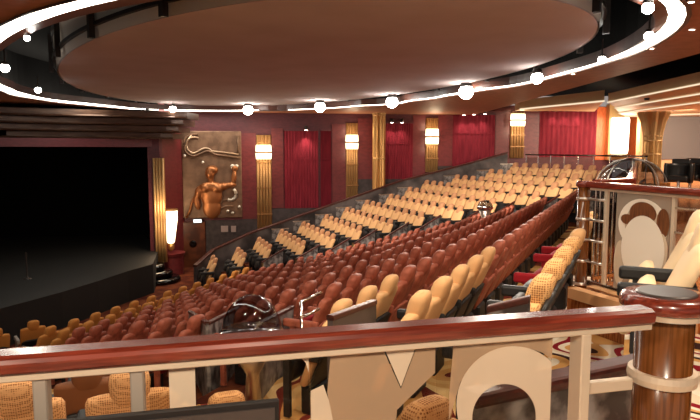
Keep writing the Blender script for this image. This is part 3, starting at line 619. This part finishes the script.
obj('table_top', lathe(bmesh.new(), [(.32, .5), (.34, .53), (.3, .55)], n=24), 'blackgloss', t); obj('leg', lathe(bmesh.new(), [(.22, 0), (.04, .05), (.04, .5)], n=14), 'chrome', t)
# rear rail behind the top row
def glass_rail(pts, z, h, name, label, cap='rail', n=3, capr=(.05, .03), gl='glass', posts=True):
    t = thing(name, label, 'railing', (pts[0][0], pts[0][1], z))
    o = Vector((pts[0][0], pts[0][1], z))
    for a, b in zip(pts, pts[1:]):
        A_ = Vector((a[0], a[1], z)) - o; B_ = Vector((b[0], b[1], z)) - o; up = Vector((0, 0, 1))
        obj('handrail', sweep(bmesh.new(), A_+up*h, B_+up*h, rrect(capr[0], capr[1], capr[1]*.6, 3)), cap, t)
        obj('bottom_rail', sweep(bmesh.new(), A_+up*.08, B_+up*.08, rrect(.02, .02, .005, 1)), 'chrome', t)
        for i in range(n+1):
            p = A_.lerp(B_, i/n); obj('baluster', lathe(bmesh.new(), [(.018, 0), (.018, h-.03)], (p.x, p.y), 8), 'chrome', t)
        for i in range(n):
            p = A_.lerp(B_, (i+.08)/n); q = A_.lerp(B_, (i+.92)/n); d = (q-p).normalized(); w = Vector((-d.y, d.x, 0))*.006
            bm = bmesh.new(); prism(bm, [(p.x-w.x, p.y-w.y), (q.x-w.x, q.y-w.y), (q.x+w.x, q.y+w.y), (p.x+w.x, p.y+w.y)], .14, h-.08); obj('glass_pane', bm, gl, t)
    return t
a = far_starts[13] - FN*.75 - FE*.4; b = a + FE*5.6
glass_rail([tuple(a), tuple(b)], EYE - hrow(13) - HT + .02, 1.28, 'rear_railing', 'dark-capped glass railing behind the top row of tan seats', 'blackgloss', 8, (.05, .025))
bm = bmesh.new(); ra = P0 + Vector((-.16, -.1)); rb = P0 + Vector((.36, -.93))*1.3 + Vector((-.1, -.1)); prism(bm, [tuple(ra), tuple(rb), (rb.x+.1, rb.y+.06), (ra.x+.1, ra.y+.06)], zr+.0, PZ+.015); struct('trim_50', bm, 'peach')
# rail going back from the tall post along the walkway
glass_rail([tuple(P0 + NU*.1 - NN*.1), tuple(P0 + NU*.6 - NN*.4), tuple(P0 + NU*9.2 - NN*.4)], PZ, 1.03, 'walkway_railing', 'wood-capped glass railing running back from the tall post', 'rail', 8)
# chrome-hooped glass domes at the stair heads
def dome(c, r, label, hoops=5, ys=.85):
    t = thing('glass_dome', label, 'dome', c, 0, 'chrome-hooped glass domes')
    bm = bmesh.new(); bmesh.ops.create_uvsphere(bm, u_segments=28, v_segments=14, radius=r)
    bmesh.ops.delete(bm, geom=[v for v in bm.verts if v.co.z < -.01], context='VERTS')
    for v in bm.verts: v.co.z *= ys
    obj('bubble', bm, 'dome', t, True)
    for i in range(hoops):
        a = PI*(i+.5)/hoops; bm = bmesh.new()
        tube(bm, [(r*1.02*math.cos(s)*math.cos(a), r*1.02*math.cos(s)*math.sin(a), r*1.02*ys*math.sin(s)) for s in [PI*k/16 for k in range(17)]], r*.022, 8); obj('hoop', bm, 'steel', t, True)
    obj('base_ring', lathe(bmesh.new(), [(r*1.05, -.05), (r*1.08, 0), (r*1.03, .03)], n=28), 'chrome', t, True)
    obj('pedestal', lathe(bmesh.new(), [(r*.3, -.75), (r*.22, -.4), (r*.9, -.05)], n=24), 'steel', t, True)
q = at_h(252, 333, 1.74); dome(q, .285, 'plain glass dome bubble by the aisle just over the handrail', 0, 1.3)
q = at_d(631, 186, 10.5); dome(q, .55, 'chrome-hooped glass dome behind the frosted swirl panel', 4, .85)
q = at_d(485, 207, 15.6); dome(q, .2, 'small glass dome at the aisle between russet and tan seats', 1, .9)
# ------------------------------------------------------------------ aisle partitions at the near end of the central rows
def partition(x0, y0, x1, y1, h0, h1, label, drop=.75, pm='marble'):
    a = at_h(x0, y0, h0); b = at_h(x1, y1, h1); t = thing('end_partition', label, 'partition', (a.x, a.y, a.z-drop), 0, 'wood-capped partitions at the near aisle')
    o = Vector((a.x, a.y, a.z-drop)); A_, B_ = a-o, b-o; d = Vector((B_.x-A_.x, B_.y-A_.y)).normalized(); w = Vector((-d.y, d.x))*.02
    bm = bmesh.new(); prism(bm, [(A_.x-w.x, A_.y-w.y), (B_.x-w.x, B_.y-w.y), (B_.x+w.x, B_.y+w.y), (A_.x+w.x, A_.y+w.y)], -.6, [A_.z, B_.z, B_.z, A_.z]); obj('panel', bm, pm, t)
    obj('cap', sweep(bmesh.new(), A_, B_, rrect(.028, .02, .01, 2)), 'capwood', t)
partition(190, 312, 207, 323, 2.2, 2.0, 'wood-capped grey partition sloping down to the V by the glass dome')
partition(207.5, 323.5, 238, 308, 2.0, 2.2, 'wood-capped grey partition rising from the V by the glass dome')
partition(252, 328, 292, 307, 1.72, 1.9, 'wood-capped grey partition rising past the glass dome')
partition(330, 318, 374, 302, 1.12, 1.2, 'wood-capped partition in front of the tan end seats', .75, 'marble2')
partition(488, 309, 530, 299, .858, .78, 'wood cap beside the black arms of the railing row')
t = thing('step_handrail', 'small double chrome handrail by the red seats above the main rail', 'handrail', at_h(301, 321, 1.75))
o = t.location.copy()
for (a, b) in (((301, 302), (321, 292.5)), ((305, 316), (319, 309))):
    A_ = at_h(a[0], a[1], 1.45) - o if a[1] < 310 else at_h(a[0], a[1], 1.62) - o; B_ = at_h(b[0], b[1], 1.45 if a[1] < 310 else 1.62) - o
    B_.z = A_.z; obj('rail_bar', tube(bmesh.new(), [A_, A_.lerp(B_, .5), B_], .016, 8), 'chrome', t, True)
    top = A_ if a[1] < 310 else top
obj('upright', tube(bmesh.new(), [top, top + Vector((.02, 0, -.8))], .016, 8), 'chrome', t, True)
# ------------------------------------------------------------------ tall railing post and its swirl-panel rail
def rpost(p, z, h, r, label, bands, band_r, bh=.022, bm_='cream'):
    t = thing('railing_post', label, 'post', (p[0], p[1], z), 0, 'round wooden railing posts')
    obj('shaft', lathe(bmesh.new(), [(r, 0), (r, h)], n=32), 'postwood', t, True)
    for b in bands: obj('chrome_band', lathe(bmesh.new(), [(r+.001, b-bh), (band_r, b-bh), (band_r+.004, b), (band_r, b+bh), (r+.001, b+bh)], n=32), bm_, t)
    return t
hp = EYE - .31 - PZ
t = rpost(P0, PZ, hp-.05, .058, 'tall round wooden post with chrome hoops in mid railing', [.04, .27, .48, .68, .88], .066, .014, 'steel')
obj('post_cap', lathe(bmesh.new(), [(.06, hp-.06), (.078, hp-.05), (.078, hp-.01), (.06, hp)], n=28), 'rail', t, True)
RD = Vector((.36, -.93)).normalized()
t = thing('swirl_railing', 'wood-capped railing with frosted swirl glass panel running from the tall post', 'railing', (P0.x, P0.y, PZ), math.atan2(RD.y, RD.x))
ll = 2.6
obj('handrail', sweep(bmesh.new(), (.08, 0, hp-.03), (ll, 0, hp-.03), rrect(.055, .03, .02, 3)), 'rail', t)
obj('under_strip', sweep(bmesh.new(), (.1, 0, hp-.07), (ll, 0, hp-.07), rrect(.02, .012, .004, 1)), 'cream', t)
obj('kick_rail', sweep(bmesh.new(), (.1, 0, .05), (ll, 0, .05), rrect(.02, .04, .004, 1)), 'chrome', t)
def u_at(px):                           # distance along the swirl railing for a sight line
    q = isect(Vector((0, 0)), Vector(((px-350)/F, 1)), P0, RD); return (q - P0).dot(RD)
for px in (608, 676): obj('baluster', bx((u_at(px), 0, hp/2), (.03, .03, hp)), 'cream', t)
for z in (.27, .48, .68, .88): obj('rod', tube(bmesh.new(), [(.05, 0, z), (u_at(608), 0, z)], .012, 8), 'steel', t, True); 
for z in (.48, .68, .88): obj('rod', tube(bmesh.new(), [(u_at(676), 0, z), (ll, 0, z)], .011, 8), 'chrome', t, True)
g0, g1 = u_at(618.5), u_at(673)
sw = obj('swirl_panel', bx(((g0+g1)/2, 0, (hp-.1)/2+.06), (g1-g0, .012, hp-.16)), 'frost3', t)
def disc2(bm, cx, cz, rx, rz, y, n=40, a0=0, a1=360): 
    vs = [bm.verts.new((cx + rx*math.cos(math.radians(a0+(a1-a0)*i/n)), y, cz + rz*math.sin(math.radians(a0+(a1-a0)*i/n)))) for i in range(n)]; bm.faces.new(vs); 
    r = bmesh.ops.extrude_face_region(bm, geom=bm.faces[:]); bmesh.ops.translate(bm, verts=[v for v in r['geom'] if isinstance(v, bmesh.types.BMVert)], vec=(0, .003, 0)); return bm
WSW = mat('swirl_film', (232, 220, 204), .5)
wbr = noisy(mat('swirl_window_wood', (120, 72, 38), .4), (92, 50, 26), (10, 1, 1))
def su(px): return u_at(px)
def sz(px, py): 
    q = isect(Vector((0, 0)), Vector(((px-350)/F, 1)), P0, RD); return at_d(px, py, q.y).z - PZ
for (px, py, wx, wy, m_, y_) in ((646, 224, 25, 28, WSW, -.009), (646, 226, 18, 22, 'frost', -.013), (646, 213.5, 13.5, 11.5, wbr, -.018), (668, 224, 8, 15, wbr, -.016), (630, 219, 6, 5, wbr, -.016), (648, 250, 22, 34, WSW, -.022), (668, 252, 9, 18, 'frost', -.02), (622, 262, 8, 22, 'frost', -.014)):
    a = abs(su(px+wx)-su(px-wx))/2; bz = abs(sz(px, py-wy)-sz(px, py+wy))/2
    lo_, hi_ = min(su(px-wx), su(px+wx)), max(su(px-wx), su(px+wx)); lo_, hi_ = max(lo_, g0), min(hi_, g1)
    cz = sz(px, py); zl, zh = max(cz-bz, .08), min(cz+bz, hp-.12)
    obj('etched_shape', disc2(bmesh.new(), (lo_+hi_)/2, (zl+zh)/2, (hi_-lo_)/2, (zh-zl)/2, y_), m_, t)
for i, px in enumerate((622, 664)):
    q = at_d(px, 205, 7.6); tag(obj('wooden_newel', bx((q.x, q.y, PZ+.47), (.09, .09, .94), .4, .01), 'postwood'), 'dark square wooden newel behind the swirl panel, ' + ('by its inner edge' if i == 0 else 'by its outer edge'), 'post', 'newels behind the swirl panel')
# ------------------------------------------------------------------ front handrail
RT = EYE - .53
fa, fb = at_h(0, 347, .53), at_h(640, 302.5, .53)
RDX = (fb - fa).normalized(); RQ = Vector((RDX.y, -RDX.x, 0))
def rail_pt(px, off=.05):               # point of the rail line at that column, off towards the camera
    return isect(Vector((0, 0)), Vector(((px-350)/F, 1)), fa.xy + RQ.xy*off, RDX.xy)
R0 = rail_pt(-90); R1 = rail_pt(652)
t = thing('front_railing', 'polished red-brown handrail with frosted glass panels across the front', 'railing', (R0.x, R0.y, 0), math.atan2(RDX.y, RDX.x))
RL = (R1-R0).length
def ru(px): return (rail_pt(px) - R0).dot(RDX.xy)
def rz_(px, py, off=.05): q = rail_pt(px, off); return at_d(px, py, q.y).z
prof = [(.05, -.03), (.052, -.018), (.046, -.008), (.03, 0), (-.03, 0), (-.046, -.008), (-.05, -.02), (-.05, -.04), (-.04, -.05), (.04, -.05), (.048, -.042)]
obj('handrail', sweep(bmesh.new(), (0, 0, RT), (RL, 0, RT), prof), 'rail', t)
obj('under_channel', sweep(bmesh.new(), (0, 0, RT-.061), (RL, 0, RT-.061), rrect(.034, .011, .003, 1)), 'cream', t)
for px, w_ in ((31, .036), (130.5, .036), (587, .036)): obj('baluster', bx((ru(px), 0, (RT-.07)/2), (w_, .07 if px > 500 else .05, RT-.07), b=.004, seg=1), 'brushed' if px < 200 else 'cream', t)
obj('cross_bar', bx(((ru(593)+ru(640))/2, 0, rz_(610, 386)), (ru(640)-ru(593), .03, .04), b=.004, seg=1), 'cream', t)
def pane(x0, x1): 
    o = obj('glass_pane', bx(((ru(x0)+ru(x1))/2, 0, (RT-.12)/2+.05), (ru(x1)-ru(x0), .01, RT-.12-.02)), 'glass', t); return o
pane(142, 307.5); pane(309, 437.5); pane(439, 557)
obj('lower_pane', bx(((ru(597)+ru(634))/2, 0, .3), (ru(634)-ru(597), .01, .52)), 'frost2', t)
def film(poly, m_, dy=-.007, nm='frosted_film'):
    vs = [(ru(x), rz_(x, y)) for x, y in poly]; bm = bmesh.new()
    a = [bm.verts.new((u, dy, z)) for u, z in vs]; bm.faces.new(a)
    r = bmesh.ops.extrude_face_region(bm, geom=bm.faces[:]); bmesh.ops.translate(bm, verts=[v for v in r['geom'] if isinstance(v, bmesh.types.BMVert)], vec=(0, .0015, 0))
    return obj(nm, bm, m_, t)
film([(163, 360), (190, 358), (190, 460), (163, 460)], 'frost')
film([(294, 352), (307, 351), (307, 372), (304, 362)], 'frost')
film([(330, 350), (382, 346), (402, 388), (419, 343), (437, 341), (437, 372), (398, 409), (396, 450), (338, 450), (326, 392)], 'frost2')
film([(384, 346), (418, 343), (402, 386)], 'frost')
film([(309, 390), (322, 384), (330, 406), (336, 450), (309, 450)], 'frost')
film([(440, 341), (457, 340), (454, 345), (455, 366), (449, 450), (440, 450)][::-1] if False else [(456, 340), (557, 332), (557, 359), (547, 352), (532, 347.5), (517, 345), (500, 348), (484, 356), (473, 366), (463, 382), (452, 420), (452, 392)], 'frost2')
bm = bmesh.new(); n = 48; oc, orr = (517, 403), 57.5; ic, ir = (509, 416), 33
outr = []; inr = []
for i in range(n+1):
    a = math.radians(200 - 225*i/n)
    x, y = oc[0]+orr*math.cos(a), oc[1]-orr*math.sin(a); x = min(x, 556.5); outr.append((ru(x), rz_(x, y)))
    x, y = ic[0]+ir*math.cos(a), ic[1]-ir*math.sin(a); inr.append((ru(x), rz_(x, y)))
for dy in (-.009,):
    A_ = [bm.verts.new((u, dy, z)) for u, z in outr]; B_ = [bm.verts.new((u, dy, z)) for u, z in inr]
    for i in range(n): bm.faces.new((A_[i], A_[i+1], B_[i+1], B_[i]))
r = bmesh.ops.extrude_face_region(bm, geom=bm.faces[:]); bmesh.ops.translate(bm, verts=[v for v in r['geom'] if isinstance(v, bmesh.types.BMVert)], vec=(0, .0015, 0))
obj('frosted_ring', bm, 'frost', t)
film([(540, 395), (557, 380), (557, 450), (548, 450)], 'frost2')
# round post at the rail's end
NP = (1.165, 2.19)
t = rpost(NP, 0, RT-.055, .1, 'big round wooden post with dark disc cap ending the front handrail', [.25, RT-.245-.062], .118)
obj('collar', lathe(bmesh.new(), [(.1, RT-.075), (.14, RT-.075), (.14, RT-.055), (.1, RT-.055)], n=40), 'cream', t)
obj('wood_ring', lathe(bmesh.new(), [(.1, RT-.055), (.145, RT-.055), (.157, RT-.045), (.16, RT-.03), (.157, RT-.012), (.145, RT), (.1, RT+.002)], n=48), 'rail', t, True)
obj('cap_disc', lathe(bmesh.new(), [(.103, RT-.01), (.103, RT+.006), (.098, RT+.01)], n=40), 'darkcap', t)
# low wood-capped curb beyond the rail, and a leaning dark framed panel on our side
a = at_h(470, 398, 1.02); b = at_h(660, 358, 1.02); d = (b-a).normalized()
t = thing('low_curb', 'dark wood-capped low curb beyond the handrail by the round post', 'curb', (a.x, a.y, 0)); o = Vector((a.x, a.y, 0))
obj('cap', sweep(bmesh.new(), a-o, b-o, rrect(.06, .03, .02, 2)), 'capwood', t)
q = Vector((-d.y, d.x))*.03; bm = bmesh.new(); prism(bm, [(-q.x, -q.y), ((b-o).x-q.x, (b-o).y-q.y), ((b-o).x+q.x, (b-o).y+q.y), (q.x, q.y)], -.6, a.z-.03); obj('panel', bm, 'marble', t)
pa = rail_pt(-60, .16); pb = rail_pt(276.5, .16); zt = at_d(277, 400, pb.y).z
t = thing('framed_panel', 'dark framed panel standing against the near side of the handrail', 'panel', (pa.x, pa.y, 0), math.atan2(RDX.y, RDX.x)); wl = (pb-pa).length
obj('frame', bx((wl/2, .008, zt/2), (wl, .02, zt), b=.003, seg=1), 'darkframe', t); obj('inset', bx((wl/2-.003, -.004, zt/2-.008), (wl-.02, .008, zt-.02)), mat('dark_inset', (74, 64, 60), .3), t)
# ------------------------------------------------------------------ light
# house spots hung round the ring
for (x, y, tx, ty, tz, e, s) in ((-2, 11, 2.2, 20, -1.2, 1500, 45), (2.5, 12, 5, 20.5, -.2, 1300, 45), (-5, 12, -1.5, 20, -2, 800, 40), (4, 14, 8, 21, 0, 500, 50)):
    spot((x, y, 2.9), (tx, ty, tz), e, s)
for (x, y, tx, ty, tz, e, s) in ((.5, 14, 2, 10, -1.5, 320, 95), (-4, 17, -4, 14.5, -3, 120, 80), (3.0, 12.2, 1.5, 6, -.6, 420, 60)):
    spot((x, y, 2.9), (tx, ty, tz), e, s)
# added unseen spots that brighten the handrail, its glass, walkway and lounge
for (x, y, z, tx, ty, tz, e, s) in ((.6, -.9, 2.85, .7, 2.0, .5, 230, 100), (.2, 3.6, 2.9, .0, 4.2, .2, 150, 120), (-1.6, -1.0, 2.85, -1.0, 1.9, .5, 190, 100), (-2.2, 3.4, 2.9, -2.2, 4.2, .2, 110, 120), (2.3, 2.6, 2.9, 2.3, 3.4, .2, 150, 120), (3.9, 6.5, 2.9, 3.9, 7.5, .2, 220, 130), (9.5, 14, 2.85, 9.5, 15, .2, 320, 130), (14, 17, 2.8, 13.5, 19.5, .5, 1100, 150), (11.5, 20.5, 2.8, 11.5, 23, .5, 350, 140)):
    spot((x, y, z), (tx, ty, tz), e, s, (1, .84, .64), .15, .8)
w = bpy.data.worlds.new('world'); bpy.context.scene.world = w; w.use_nodes = True
w.node_tree.nodes['Background'].inputs[0].default_value = (.5, .42, .38, 1); w.node_tree.nodes['Background'].inputs[1].default_value = .45
sc_ = bpy.context.scene
sc_.view_settings.view_transform = 'Standard'; sc_.view_settings.look = 'None'; sc_.view_settings.exposure = 0.6; sc_.view_settings.gamma = 1; sc_.view_settings.use_curve_mapping = False
